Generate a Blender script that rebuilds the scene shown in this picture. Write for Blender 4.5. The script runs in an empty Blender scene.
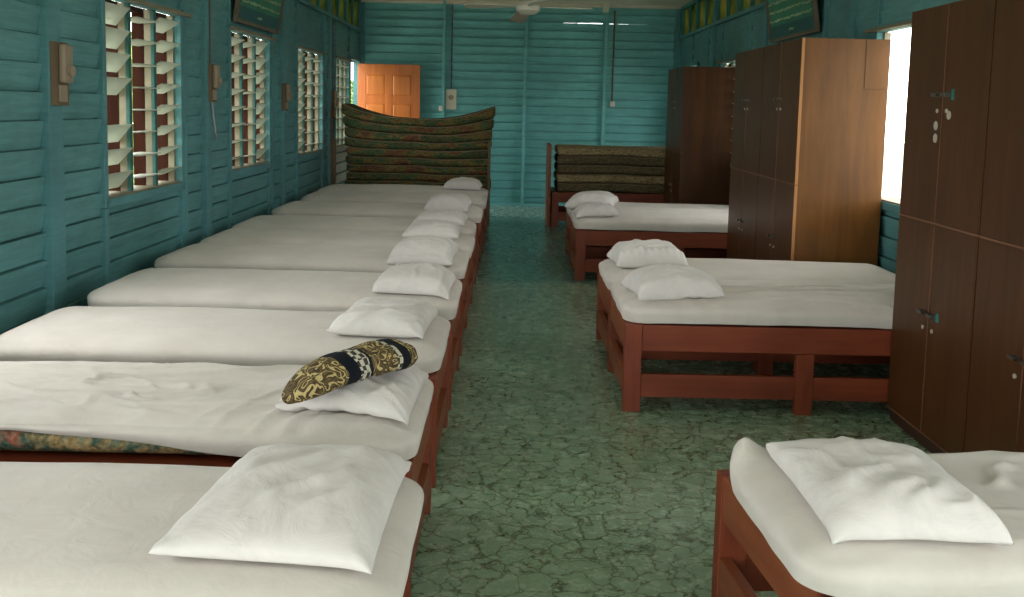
import bpy, bmesh, math, random
from mathutils import Vector, Matrix, noise
random.seed(7)
SC = bpy.context.scene
COL = SC.collection
rad = math.radians

# ------------------------------------------------------------------ materials
def new_mat(name):
    m = bpy.data.materials.new(name)
    m.use_nodes = True
    nt = m.node_tree
    return m, nt, nt.nodes['Principled BSDF']

def nd(nt, kind, **kw):
    n = nt.nodes.new(kind)
    for k, v in kw.items():
        setattr(n, k, v)
    return n

def setin(n, **kw):
    for k, v in kw.items():
        n.inputs[k.replace('_', ' ')].default_value = v

def coords(nt, scale=(1, 1, 1), rot=(0, 0, 0), kind='Object'):
    tc = nd(nt, 'ShaderNodeTexCoord')
    mp = nd(nt, 'ShaderNodeMapping')
    mp.inputs['Scale'].default_value = scale
    mp.inputs['Rotation'].default_value = rot
    nt.links.new(tc.outputs[kind], mp.inputs['Vector'])
    return mp.outputs['Vector']

def ramp(nt, fac, stops):
    r = nd(nt, 'ShaderNodeValToRGB')
    e = r.color_ramp.elements
    while len(e) < len(stops):
        e.new(0.5)
    for i, (p, c) in enumerate(stops):
        e[i].position = p
        e[i].color = (*c, 1)
    nt.links.new(fac, r.inputs['Fac'])
    return r.outputs['Color']

def mixc(nt, fac, a, b, mode='MIX'):
    m = nd(nt, 'ShaderNodeMix', data_type='RGBA', blend_type=mode)
    for sock, v in ((m.inputs[0], fac), (m.inputs[6], a), (m.inputs[7], b)):
        if hasattr(v, 'links') or isinstance(v, bpy.types.NodeSocket):
            nt.links.new(v, sock)
        elif isinstance(v, (int, float)):
            sock.default_value = v
        else:
            sock.default_value = (*v, 1)
    return m.outputs[2]

def bump(nt, bsdf, height, strength=0.2, dist=0.01):
    b = nd(nt, 'ShaderNodeBump')
    setin(b, Strength=strength, Distance=dist)
    nt.links.new(height, b.inputs['Height'])
    nt.links.new(b.outputs['Normal'], bsdf.inputs['Normal'])

def noise_mat(name, c1, c2, scale=(4, 4, 4), detail=6, rough=0.6, bmp=0.1, rscale=1.0, kind='Object', spec=0.5, lo=.3, hi=.7):
    m, nt, b = new_mat(name)
    v = coords(nt, scale, kind=kind)
    n = nd(nt, 'ShaderNodeTexNoise')
    setin(n, Scale=rscale, Detail=detail, Roughness=0.6)
    nt.links.new(v, n.inputs['Vector'])
    c = ramp(nt, n.outputs['Fac'], [(lo, c1), (hi, c2)])
    nt.links.new(c, b.inputs['Base Color'])
    setin(b, Roughness=rough)
    b.inputs['Specular IOR Level'].default_value = spec
    if bmp:
        bump(nt, b, n.outputs['Fac'], bmp, 0.01)
    return m

def teal_paint(name, c, stain=.55, spec=.35, rough=.55):
    m, nt, b = new_mat(name)
    v = coords(nt, (1, 1, 1))
    n1 = nd(nt, 'ShaderNodeTexNoise'); setin(n1, Scale=1.3, Detail=8, Roughness=.65)
    n2 = nd(nt, 'ShaderNodeTexNoise'); setin(n2, Scale=1.0, Detail=5, Roughness=.7)
    nt.links.new(v, n1.inputs['Vector'])
    v2 = coords(nt, (3, 3, 40))
    nt.links.new(v2, n2.inputs['Vector'])
    base = ramp(nt, n1.outputs['Fac'], [(.3, tuple(x*.72 for x in c)), (.7, tuple(min(1, x*1.15) for x in c))])
    dirt = ramp(nt, n2.outputs['Fac'], [(.35, (.55, .62, .55)), (.6, (1, 1, 1))])
    col = mixc(nt, stain, base, dirt, 'MULTIPLY')
    nt.links.new(col, b.inputs['Base Color'])
    setin(b, Roughness=rough)
    b.inputs['Specular IOR Level'].default_value = spec
    bump(nt, b, n2.outputs['Fac'], .25, .006)
    return m

def wood(name, c1, c2, axis='z', rough=.4, spec=.5, coat=0.0):
    m, nt, b = new_mat(name)
    sc = {'x': (1.2, 14, 14), 'y': (14, 1.2, 14), 'z': (14, 14, 1.2)}[axis]
    v = coords(nt, sc)
    n = nd(nt, 'ShaderNodeTexNoise'); setin(n, Scale=1.0, Detail=8, Roughness=.65, Distortion=.6)
    nt.links.new(v, n.inputs['Vector'])
    v2 = coords(nt, (1.5, 1.5, 1.5))
    n2 = nd(nt, 'ShaderNodeTexNoise'); setin(n2, Scale=1.5, Detail=3)
    nt.links.new(v2, n2.inputs['Vector'])
    c = ramp(nt, n.outputs['Fac'], [(.3, c1), (.72, c2)])
    blot = ramp(nt, n2.outputs['Fac'], [(.3, (.72, .70, .68)), (.7, (1, 1, 1))])
    nt.links.new(mixc(nt, .8, c, blot, 'MULTIPLY'), b.inputs['Base Color'])
    setin(b, Roughness=rough)
    b.inputs['Specular IOR Level'].default_value = spec
    b.inputs['Coat Weight'].default_value = coat
    b.inputs['Coat Roughness'].default_value = .25
    bump(nt, b, n.outputs['Fac'], .08, .004)
    return m

M = {}
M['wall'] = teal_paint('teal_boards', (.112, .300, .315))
M['back_wall'] = teal_paint('teal_boards_back_lit', (.19, .53, .55), stain=.5)  # lighter copy of the wall teal: far-end brightness put into the colour
M['trim'] = teal_paint('teal_trim', (.094, .272, .295), stain=.35)
M['trim_green'] = teal_paint('green_trim', (.045, .22, .19), stain=.3)
M['mullion'] = teal_paint('mullion_green', (.040, .135, .125), stain=.3, spec=.2)
M['gold_strip_lit'] = wood('golden_edge_lit', (.46, .20, .06), (.58, .28, .10), 'z', rough=.45)  # light on the corner strip painted in as a paler gold
M['ceiling'] = noise_mat('cream_ceiling', (.62, .55, .46), (.72, .66, .56), rough=.8, bmp=0.02)
M['bedwood'] = wood('bed_redwood', (.165, .031, .012), (.275, .063, .024), 'x', rough=.45, spec=.3)
M['bedwood_z'] = wood('bed_redwood_upright', (.165, .031, .012), (.275, .063, .024), 'z', rough=.45, spec=.3)
M['bedwood_y'] = wood('bed_redwood_end', (.20, .048, .018), (.34, .105, .042), 'y', rough=.45, spec=.3)
M['locker'] = wood('locker_dark', (.056, .021, .0065), (.104, .039, .012), 'z', rough=.42, spec=.25)
M['locker_edge'] = wood('locker_edge', (.19, .075, .035), (.27, .115, .055), 'y', rough=.5)
M['locker_gold'] = wood('locker_golden_ply', (.125, .047, .006), (.225, .090, .015), 'z', rough=.40, spec=.45)
M['plinth'] = wood('locker_plinth', (.035, .014, .008), (.06, .024, .013), 'y', rough=.5)
M['cream'] = noise_mat('cream_paint', (.15, .135, .085), (.23, .21, .14), scale=(3, 3, 8), rough=.7, bmp=.05)
M['brown'] = wood('brown_casing', (.018, .006, .0035), (.040, .014, .008), 'z', rough=.8, spec=.05)
M['doorwood'] = wood('orange_door', (.50, .125, .022), (.70, .22, .045), 'z', rough=.35)
M['doorpanel'] = wood('orange_door_panel', (.56, .15, .027), (.74, .25, .05), 'z', rough=.33)
M['board'] = wood('switch_board_wood', (.14, .105, .065), (.22, .165, .105), 'z', rough=.7, spec=.2)
M['bakelite'] = noise_mat('beige_plastic', (.25, .20, .135), (.32, .26, .18), rough=.45, bmp=0)
M['ivory'] = noise_mat('ivory_plastic', (.60, .58, .46), (.68, .66, .54), rough=.4, bmp=0)
M['dark'] = noise_mat('dark_plastic', (.02, .02, .02), (.03, .03, .03), rough=.4, bmp=0)
M['cable'] = noise_mat('grey_cable', (.10, .09, .07), (.14, .12, .10), rough=.6, bmp=0)
M['white_cable'] = noise_mat('white_cord', (.35, .38, .38), (.42, .45, .45), rough=.6, bmp=0)
M['metal'] = noise_mat('dull_metal', (.10, .09, .08), (.16, .15, .13), rough=.35, bmp=0)
M['metal'].node_tree.nodes['Principled BSDF'].inputs['Metallic'].default_value = .8
M['sticker'] = noise_mat('white_sticker', (.42, .38, .33), (.5, .46, .4), rough=.6, bmp=0)
M['tealtag'] = noise_mat('teal_tag', (.02, .17, .15), (.03, .2, .18), rough=.6, bmp=0)
M['fan'] = noise_mat('cream_fan', (.50, .50, .42), (.58, .58, .50), rough=.4, bmp=0)
M['fan_dark'] = noise_mat('fan_blade_darker', (.30, .27, .21), (.42, .40, .34), scale=(6, 6, 6), rough=.5, bmp=0)  # darker cream covering the whole far blade
M['signframe'] = wood('sign_frame', (.12, .11, .08), (.19, .17, .13), 'z', rough=.7, spec=.2)
M['sign'] = noise_mat('sign_green', (.022, .15, .095), (.04, .24, .15), scale=(2, 2, 2), rough=.5, bmp=0)
M['signband'] = noise_mat('sign_band', (.010, .075, .085), (.016, .10, .11), rough=.5, bmp=0)
M['signink'] = noise_mat('sign_lettering', (.32, .42, .24), (.42, .5, .32), rough=.6, bmp=0)
M['concrete'] = noise_mat('threshold', (.30, .36, .33), (.42, .48, .44), rough=.6)
M['ground'] = noise_mat('outside_ground', (.30, .30, .22), (.42, .42, .32), scale=(.5, .5, .5), rough=.9)
M['leaf'] = noise_mat('foliage', (.03, .10, .015), (.22, .34, .05), scale=(1.3, 1.3, 1.3), rough=.8, bmp=.6)
M['hall'] = noise_mat('neighbour_wall', (.55, .55, .50), (.70, .70, .66), rough=.9)

def sheet_mat():
    m, nt, b = new_mat('white_sheet')
    v = coords(nt, (1, 1, 1))
    n = nd(nt, 'ShaderNodeTexNoise'); setin(n, Scale=5, Detail=6, Roughness=.6)
    nt.links.new(v, n.inputs['Vector'])
    c = ramp(nt, n.outputs['Fac'], [(.3, (.595, .558, .515)), (.7, (.685, .648, .605))])
    nt.links.new(c, b.inputs['Base Color'])
    setin(b, Roughness=.85)
    b.inputs['Specular IOR Level'].default_value = .15
    b.inputs['Sheen Weight'].default_value = .15
    n2 = nd(nt, 'ShaderNodeTexNoise'); setin(n2, Scale=9, Detail=5, Roughness=.55, Distortion=1.2)
    nt.links.new(v, n2.inputs['Vector'])
    bump(nt, b, n2.outputs['Fac'], .22, .02)
    return m
M['sheet'] = sheet_mat()

def pillow_mat():
    m, nt, b = new_mat('white_pillowcase')
    v = coords(nt, (1, 1, 1))
    n = nd(nt, 'ShaderNodeTexNoise'); setin(n, Scale=6, Detail=5, Roughness=.6, Distortion=1.5)
    nt.links.new(v, n.inputs['Vector'])
    c = ramp(nt, n.outputs['Fac'], [(.3, (.67, .645, .635)), (.7, (.76, .735, .725))])
    nt.links.new(c, b.inputs['Base Color'])
    setin(b, Roughness=.85)
    b.inputs['Specular IOR Level'].default_value = .15
    bump(nt, b, n.outputs['Fac'], .3, .02)
    return m
M['pillow'] = pillow_mat()

def camo_mat(name, cols, scale):
    m, nt, b = new_mat(name)
    oi = nd(nt, 'ShaderNodeObjectInfo')
    v = coords(nt, scale)
    add = nd(nt, 'ShaderNodeVectorMath', operation='ADD')
    sc = nd(nt, 'ShaderNodeVectorMath', operation='SCALE'); sc.inputs[3].default_value = 1.0
    mul = nd(nt, 'ShaderNodeMath', operation='MULTIPLY'); mul.inputs[1].default_value = 37.0
    nt.links.new(oi.outputs['Random'], mul.inputs[0])
    nt.links.new(v, add.inputs[0]); nt.links.new(mul.outputs[0], add.inputs[1])
    n = nd(nt, 'ShaderNodeTexNoise'); setin(n, Scale=1.0, Detail=3, Roughness=.6)
    nt.links.new(add.outputs[0], n.inputs['Vector'])
    k = len(cols)
    c = ramp(nt, n.outputs['Fac'], [(.28 + .44*i/(k-1), col) for i, col in enumerate(cols)])
    n2 = nd(nt, 'ShaderNodeTexNoise'); setin(n2, Scale=9.0, Detail=4)
    nt.links.new(add.outputs[0], n2.inputs['Vector'])
    g = ramp(nt, n2.outputs['Fac'], [(.35, (.35, .35, .35)), (.65, (1.3, 1.3, 1.3))])
    nt.links.new(mixc(nt, .8, c, g, 'MULTIPLY'), b.inputs['Base Color'])
    setin(b, Roughness=.9)
    b.inputs['Specular IOR Level'].default_value = .1
    return m
M['camo'] = camo_mat('patterned_ticking', [(.038, .068, .035), (.11, .09, .044), (.046, .10, .05), (.19, .14, .05), (.15, .058, .036), (.08, .08, .044)], (3.0, 3.0, 9.0))
M['camo_edge'] = noise_mat('ticking_piping', (.17, .13, .08), (.26, .21, .13), rough=.9, bmp=0)
M['tan'] = camo_mat('tan_ticking', [(.24, .18, .09), (.36, .28, .15), (.28, .21, .11)], (2, 2, 6))
M['tan_dark'] = camo_mat('brown_ticking', [(.09, .075, .038), (.15, .12, .065), (.11, .085, .046)], (3, 3, 9))
M['core'] = camo_mat('mattress_ticking', [(.07, .20, .18), (.42, .30, .14), (.06, .13, .10), (.36, .13, .08), (.08, .22, .2)], (7, 7, 7))

def bolster_mat():
    m, nt, b = new_mat('bolster_print')
    v = coords(nt, (22, 22, 22))
    n = nd(nt, 'ShaderNodeTexNoise'); setin(n, Scale=1.0, Detail=1.2, Roughness=.5, Distortion=.8)
    nt.links.new(v, n.inputs['Vector'])
    k1 = nd(nt, 'ShaderNodeMath', operation='MULTIPLY'); k1.inputs[1].default_value = 5.0
    k2 = nd(nt, 'ShaderNodeMath', operation='PINGPONG'); k2.inputs[1].default_value = .5
    nt.links.new(n.outputs['Fac'], k1.inputs[0]); nt.links.new(k1.outputs[0], k2.inputs[0])
    base = ramp(nt, k2.outputs[0], [(.0, (.52, .42, .20)), (.10, (.48, .38, .17)), (.17, (.05, .036, .02)), (.36, (.085, .06, .032)), (.5, (.16, .12, .055))])
    # dark bands with a pale ladder stripe beside each, across the bolster's length
    tc = nd(nt, 'ShaderNodeTexCoord')
    sx = nd(nt, 'ShaderNodeSeparateXYZ'); nt.links.new(tc.outputs['Object'], sx.inputs[0])
    def band(x0, x1):
        a = nd(nt, 'ShaderNodeMath', operation='GREATER_THAN'); a.inputs[1].default_value = x0
        c = nd(nt, 'ShaderNodeMath', operation='LESS_THAN'); c.inputs[1].default_value = x1
        nt.links.new(sx.outputs['X'], a.inputs[0]); nt.links.new(sx.outputs['X'], c.inputs[0])
        r = nd(nt, 'ShaderNodeMath', operation='MULTIPLY')
        nt.links.new(a.outputs[0], r.inputs[0]); nt.links.new(c.outputs[0], r.inputs[1])
        return r.outputs[0]
    col = base
    v3 = coords(nt, (60, 45, 45))
    ch = nd(nt, 'ShaderNodeTexChecker'); setin(ch, Scale=1.0)
    ch.inputs['Color1'].default_value = (.55, .52, .42, 1); ch.inputs['Color2'].default_value = (.05, .05, .045, 1)
    nt.links.new(v3, ch.inputs['Vector'])
    for x0, x1 in ((-.045, .005), (.125, .15)):
        col = mixc(nt, band(x0, x1), col, ch.outputs['Color'])
    for x0, x1 in ((-.095, -.045), (.005, .018), (.15, .198)):
        col = mixc(nt, band(x0, x1), col, (.008, .010, .016))
    nt.links.new(col, b.inputs['Base Color'])
    setin(b, Roughness=.85)
    b.inputs['Specular IOR Level'].default_value = .15
    return m
M['bolster'] = bolster_mat()

def floor_mat():
    m, nt, b = new_mat('green_vinyl')
    v = coords(nt, (1, 1, 1))
    n = nd(nt, 'ShaderNodeTexNoise'); setin(n, Scale=5, Detail=4, Roughness=.6)
    nt.links.new(v, n.inputs['Vector'])
    warp = mixc(nt, .11, v, n.outputs['Color'], 'LINEAR_LIGHT')
    vo = nd(nt, 'ShaderNodeTexVoronoi', feature='DISTANCE_TO_EDGE'); setin(vo, Scale=10.5)
    nt.links.new(warp, vo.inputs['Vector'])
    vo2 = nd(nt, 'ShaderNodeTexVoronoi', feature='DISTANCE_TO_EDGE'); setin(vo2, Scale=17)
    nt.links.new(warp, vo2.inputs['Vector'])
    lines = ramp(nt, vo.outputs['Distance'], [(.0, (.20, .19, .14)), (.025, (.48, .48, .40)), (.065, (1, 1, 1))])
    lines2 = ramp(nt, vo2.outputs['Distance'], [(.0, (.55, .55, .5)), (.06, (1, 1, 1))])
    n2 = nd(nt, 'ShaderNodeTexNoise'); setin(n2, Scale=13, Detail=6, Roughness=.7)
    nt.links.new(v, n2.inputs['Vector'])
    base = ramp(nt, n2.outputs['Fac'], [(.3, (.225, .36, .235)), (.5, (.28, .43, .295)), (.72, (.35, .50, .36))])
    # two sheets of vinyl: the one deeper in the room is plainer and more blue-green
    sep = nd(nt, 'ShaderNodeSeparateXYZ')
    nt.links.new(v, sep.inputs[0])
    gt = nd(nt, 'ShaderNodeMath', operation='GREATER_THAN'); gt.inputs[1].default_value = 9.06
    nt.links.new(sep.outputs['Y'], gt.inputs[0])
    far = ramp(nt, n2.outputs['Fac'], [(.3, (.09, .225, .17)), (.7, (.15, .32, .25))])
    c = mixc(nt, 1.0, base, lines, 'MULTIPLY')
    c = mixc(nt, .45, c, lines2, 'MULTIPLY')
    c = mixc(nt, gt.outputs[0], c, far)
    gt2 = nd(nt, 'ShaderNodeMath', operation='GREATER_THAN'); gt2.inputs[1].default_value = 14.55
    nt.links.new(sep.outputs['Y'], gt2.inputs[0])
    far2 = ramp(nt, n2.outputs['Fac'], [(.3, (.20, .34, .29)), (.7, (.30, .46, .40))])
    c = mixc(nt, gt2.outputs[0], c, far2)
    nt.links.new(c, b.inputs['Base Color'])
    rr = ramp(nt, n2.outputs['Fac'], [(.3, (.20, .20, .20)), (.7, (.32, .32, .32))])
    nt.links.new(rr, b.inputs['Roughness'])
    b.inputs['Specular IOR Level'].default_value = 1.0
    bump(nt, b, n2.outputs['Fac'], .05, .01)
    return m
M['floor'] = floor_mat()

def blade_mat():
    m, nt, b = new_mat('pale_louvre')
    out = nt.nodes['Material Output']
    setin(b, Roughness=.4)
    b.inputs['Base Color'].default_value = (.60, .63, .55, 1)
    tr = nd(nt, 'ShaderNodeBsdfTranslucent'); tr.inputs['Color'].default_value = (.45, .5, .42, 1)
    mx = nd(nt, 'ShaderNodeMixShader'); mx.inputs[0].default_value = .35
    nt.links.new(b.outputs[0], mx.inputs[1]); nt.links.new(tr.outputs[0], mx.inputs[2])
    nt.links.new(mx.outputs[0], out.inputs['Surface'])
    return m
M['blade'] = blade_mat()

def pane_mat():
    m, nt, b = new_mat('tinted_pane')
    out = nt.nodes['Material Output']
    v = coords(nt, (3, 3, 3))
    n = nd(nt, 'ShaderNodeTexNoise'); setin(n, Scale=1.2, Detail=3)
    nt.links.new(v, n.inputs['Vector'])
    c = ramp(nt, n.outputs['Fac'], [(.35, (.045, .075, .02)), (.65, (.17, .17, .045))])
    nt.links.new(c, b.inputs['Base Color'])
    setin(b, Roughness=.25)
    tr = nd(nt, 'ShaderNodeBsdfTranslucent')
    nt.links.new(c, tr.inputs['Color'])
    mx = nd(nt, 'ShaderNodeMixShader'); mx.inputs[0].default_value = .6
    nt.links.new(b.outputs[0], mx.inputs[1]); nt.links.new(tr.outputs[0], mx.inputs[2])
    nt.links.new(mx.outputs[0], out.inputs['Surface'])
    return m
M['pane'] = pane_mat()

# ------------------------------------------------------------------ mesh helpers
class MB:
    def __init__(self):
        self.v = []; self.f = []; self.smooth = False
    def quad_prism(self, prof, axis, a, b):
        """extrude closed 2-D profile of (p, q) along axis from a to b"""
        n = len(prof); o = len(self.v)
        for t in (a, b):
            for p, q in prof:
                self.v.append({'x': (t, p, q), 'y': (p, t, q), 'z': (p, q, t)}[axis])
        for i in range(n):
            j = (i+1) % n
            self.f.append((o+i, o+j, o+n+j, o+n+i))
        self.f.append(tuple(o+i for i in range(n))[::-1])
        self.f.append(tuple(o+n+i for i in range(n)))
        return self
    def box(self, x0, x1, y0, y1, z0, z1):
        return self.quad_prism([(x0, y0), (x1, y0), (x1, y1), (x0, y1)], 'z', z0, z1)
    def cyl(self, c, r, h, axis='z', n=20, r2=None):
        r2 = r if r2 is None else r2
        o = len(self.v)
        for t, rr in ((0, r), (h, r2)):
            for i in range(n):
                a = 2*math.pi*i/n
                p, q = rr*math.cos(a), rr*math.sin(a)
                d = {'x': (t, p, q), 'y': (p, t, q), 'z': (p, q, t)}[axis]
                self.v.append(tuple(c[k]+d[k] for k in range(3)))
        for i in range(n):
            j = (i+1) % n
            self.f.append((o+i, o+j, o+n+j, o+n+i))
        self.f.append(tuple(o+i for i in range(n))[::-1]); self.f.append(tuple(o+n+i for i in range(n)))
        return self
    def lathe(self, c, prof, n=28):
        o = len(self.v); k = len(prof)
        for r, z in prof:
            for i in range(n):
                a = 2*math.pi*i/n
                self.v.append((c[0]+r*math.cos(a), c[1]+r*math.sin(a), c[2]+z))
        for m in range(k-1):
            for i in range(n):
                j = (i+1) % n
                self.f.append((o+m*n+i, o+m*n+j, o+(m+1)*n+j, o+(m+1)*n+i))
        self.f.append(tuple(o+i for i in range(n))[::-1]); self.f.append(tuple(o+(k-1)*n+i for i in range(n)))
        self.smooth = True
        return self
    def tube(self, pts, r, n=8):
        pts = [Vector(p) for p in pts]; o = len(self.v)
        for i, p in enumerate(pts):
            d = (pts[min(i+1, len(pts)-1)] - pts[max(i-1, 0)]).normalized()
            up = Vector((0, 0, 1)) if abs(d.z) < .9 else Vector((1, 0, 0))
            a = d.cross(up).normalized(); b = d.cross(a)
            for k in range(n):
                t = 2*math.pi*k/n
                self.v.append(tuple(p + a*r*math.cos(t) + b*r*math.sin(t)))
        for i in range(len(pts)-1):
            for k in range(n):
                l = (k+1) % n
                self.f.append((o+i*n+k, o+i*n+l, o+(i+1)*n+l, o+(i+1)*n+k))
        self.f.append(tuple(o+k for k in range(n))[::-1])
        self.f.append(tuple(o+(len(pts)-1)*n+k for k in range(n)))
        self.smooth = True
        return self
    def xform(self, mat):
        self.v = [tuple(mat @ Vector(p)) for p in self.v]
        return self
    def build(self, name, mat, parent=None, bevel=0.0, smooth=None):
        me = bpy.data.meshes.new(name)
        me.from_pydata([tuple(p) for p in self.v], [], self.f)
        bm = bmesh.new(); bm.from_mesh(me)
        bmesh.ops.recalc_face_normals(bm, faces=bm.faces)
        if bevel:
            es = [e for e in bm.edges if len(e.link_faces) == 2 and e.calc_face_angle(0) > .6]
            bmesh.ops.bevel(bm, geom=es, offset=bevel, segments=2, affect='EDGES', profile=.6, clamp_overlap=True)
        bm.to_mesh(me); bm.free()
        sm = self.smooth if smooth is None else smooth
        if sm:
            for p in me.polygons: p.use_smooth = True
            if sm != 'all':
                me.set_sharp_from_angle(angle=rad(42))
        me.materials.append(mat)
        o = bpy.data.objects.new(name, me)
        COL.objects.link(o)
        if parent: o.parent = parent
        return o

def tag(o, label=None, cat=None, group=None, kind=None):
    if label: o['label'] = label
    if cat: o['category'] = cat
    if group: o['group'] = group
    if kind: o['kind'] = kind
    return o

def empty(name, loc=(0, 0, 0), rz=0.0):
    o = bpy.data.objects.new(name, None)
    o.empty_display_size = .1
    COL.objects.link(o); o.location = loc; o.rotation_euler = (0, 0, rz)
    return o

def copy_tree(o, parent=None):
    c = o.copy(); COL.objects.link(c)
    if parent: c.parent = parent
    for ch in list(o.children): copy_tree(ch, c)
    return c

# ------------------------------------------------------------------ room shell
XL, XR, YB, YF, ZC = -2.465, 2.70, 16.16, -3.2, 3.24
SILL, HEAD = .985, 2.205
LWIN = [(6.03, 7.40), (8.72, 10.10), (11.43, 12.92), (13.90, 15.02)]
RWIN = [(5.50, 7.42), (11.43, 12.92), (8.72, 10.10)]
ADDED_RDOOR = (14.55, 15.10)  # unseen doorway added to bring daylight to the far end
OPEN = [(3.33, 4.68), (.63, 1.98), (-2.07, -.72)]
TR = (2.76, 3.17)
studs = [-2.85, -.15, 2.55, 5.24, 7.93, 10.62, 13.35]
TRB = [(5.42, 6.72), (6.80, 7.92), (8.12, 9.36), (9.42, 10.62), (10.82, 12.02), (12.08, 13.32), (13.52, 14.72), (14.78, 16.0)]
DOOR = (15.12, 16.02)

def clapboard(name, axis, plane, inward, s0, s1, z0, z1, openings, mat, pitch=.1335, back=.035, lap=.030, crack=.007):
    mb = MB()
    rows = []
    z = z0
    while z < z1 - 1e-4:
        rows.append((z, min(z+pitch, z1))); z += pitch
    for a, b in rows:
        cuts = sorted({a, b} | {o[k] for o in openings for k in (2, 3) if a < o[k] < b})
        for za, zb in zip(cuts, cuts[1:]):
            zm = (za+zb)/2
            segs = [(s0, s1)]
            for oa, ob, oz0, oz1 in openings:
                if oz0 < zm < oz1:
                    ns = []
                    for p, q in segs:
                        if ob <= p or oa >= q: ns.append((p, q)); continue
                        if oa > p: ns.append((p, oa))
                        if ob < q: ns.append((ob, q))
                    segs = ns
            d = lambda zz: .002 + (lap-.002)*(zz-a)/pitch
            ga = crack if za == a and a > 0 else 0   # open crack above the lip of the board below
            for p, q in segs:
                if axis == 'x':
                    mb.quad_prism([(plane-inward*.020, za+ga), (plane+inward*d(za+ga), za+ga), (plane+inward*d(zb), zb), (plane-inward*.020, zb)], 'y', p, q)
                    mb.quad_prism([(plane-inward*back, za), (plane-inward*.0205, za), (plane-inward*.0205, zb), (plane-inward*back, zb)], 'y', p, q)
                else:
                    mb.quad_prism([(plane-inward*.020, za+ga), (plane+inward*d(za+ga), za+ga), (plane+inward*d(zb), zb), (plane-inward*.020, zb)], 'x', p, q)
                    mb.quad_prism([(plane-inward*back, za), (plane-inward*.0205, za), (plane-inward*.0205, zb), (plane-inward*back, zb)], 'x', p, q)
    return tag(mb.build(name, mat), kind='structure')

lo = [(a, b, SILL, HEAD) for a, b in LWIN+OPEN] + [(a, b, *TR) for a, b in TRB] + [(DOOR[0], DOOR[1], -.01, 2.25)]
ro = [(a, b, SILL, HEAD) for a, b in RWIN+OPEN] + [(a, b, *TR) for a, b in TRB] + [(ADDED_RDOOR[0], ADDED_RDOOR[1], -.01, 2.25)]
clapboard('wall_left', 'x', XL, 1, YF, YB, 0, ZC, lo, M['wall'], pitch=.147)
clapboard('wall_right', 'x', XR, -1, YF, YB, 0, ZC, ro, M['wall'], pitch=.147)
gaps = [(.70, .76, 2.938, 2.943), (.80, 1.0, 2.9365, 2.944), (1.02, 1.20, 2.936, 2.946), (1.21, 1.42, 2.936, 2.949), (1.53, 1.62, 2.937, 2.946), (1.66, 1.84, 2.9365, 2.944), (1.88, 2.14, 2.937, 2.943)]
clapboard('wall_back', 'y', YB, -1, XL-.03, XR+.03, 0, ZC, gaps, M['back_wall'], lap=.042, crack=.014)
clapboard('wall_front', 'y', YF, 1, XL-.03, XR+.03, 0, ZC, [(-1.9, 2.2, -.01, 2.45)], M['wall'])  # unseen opening behind the camera, widened to brighten the foreground
tag(MB().box(XL-.1, XR+.1, YF-.1, YB+.1, -.06, 0).build('floor', M['floor']), kind='structure')
cl = MB()
yy = YF
while yy < YB:
    cl.box(XL-.05, XR+.05, yy, min(yy+1.2, YB+.04), ZC, ZC+.05); yy += 1.21
cl.box(XL-.05, XR+.05, YF, YB+.04, ZC+.03, ZC+.08)
tag(cl.build('ceiling', M['ceiling']), kind='structure')
# studs and rails standing proud of the boards
def trim(name, mb, mat, bevel=.004):
    return tag(mb.build(name, mat, bevel=bevel), kind='structure')
n = 0
for side, xa, xb in (('left', XL-.03, XL+.055), ('right', XR-.055, XR+.03)):
    for y in studs:
        n += 1; trim('trim_%d' % n, MB().box(xa, xb, y, y+.10, 0, ZC), M['trim'])
        n += 1; trim('trim_%d' % n, MB().box(xa, xb-.018 if side == 'left' else xb, y+.135, y+.205, 0, TR[0]-.04) if side == 'left' else MB().box(xa+.018, xb, y+.135, y+.205, 0, TR[0]-.04), M['trim'])
    for y in (7.47, 10.22, 13.02):
        n += 1; trim('trim_%d' % n, MB().box(xa if side == 'left' else xa+.02, xb-.02 if side == 'left' else xb, y, y+.07, 0, TR[0]-.04), M['trim'])
    n += 1
    trim('trim_%d' % n, MB().box(xa, xb+.012 if side == 'left' else xb, YF, YB-.03, TR[0]-.045, TR[0]) if side == 'left' else MB().box(xa-.012, xb, YF, YB-.03, TR[0]-.045, TR[0]), M['trim'])
    n += 1
    trim('trim_%d' % n, MB().box(xa, xb, YF, YB-.03, TR[1], TR[1]+.045), M['trim_green'])
for y0, y1 in LWIN:
    for y in (y0-.05, y1-.006):
        n += 1; trim('trim_%d' % n, MB().box(XL-.03, XL+.040, y, y+.056, 0, SILL-.056), M['trim'])
for y0, y1 in LWIN:
    for y in (y0-.05, y1-.006):
        for xa, xb in ((XL-.03, XL+.040), (XR-.040, XR+.03)):
            n += 1; trim('trim_%d' % n, MB().box(xa, xb, y, y+.056, HEAD+.046, TR[0]-.046), M['trim'])
for x in (-1.095, .205, 1.475):
    n += 1; trim('trim_%d' % n, MB().box(x-.024, x+.024, YB-.10, YB+.0, 0, ZC), M['back_wall'])
for x in (-2.405, 2.60):
    n += 1; trim('trim_%d' % n, MB().box(x-.035, x+.045, YB-.075, YB, 0, ZC), M['trim'])
n += 1; trim('trim_%d' % n, MB().box(XL+.02, XR-.02, YB-.09, YB-.01, ZC-.05, ZC), M['ceiling'])
n += 1; trim('trim_%d' % n, MB().quad_prism([(YB-.30, ZC), (YB-.10, ZC), (YB-.10, ZC-.13)], 'x', 1.40, 1.50), M['ceiling'])
tag(MB().box(XL+.03, XR-.03, YB-.09, YB-.022, 0, .045).build('baseboard_back', M['back_wall'], bevel=.004), kind='structure')

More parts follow.
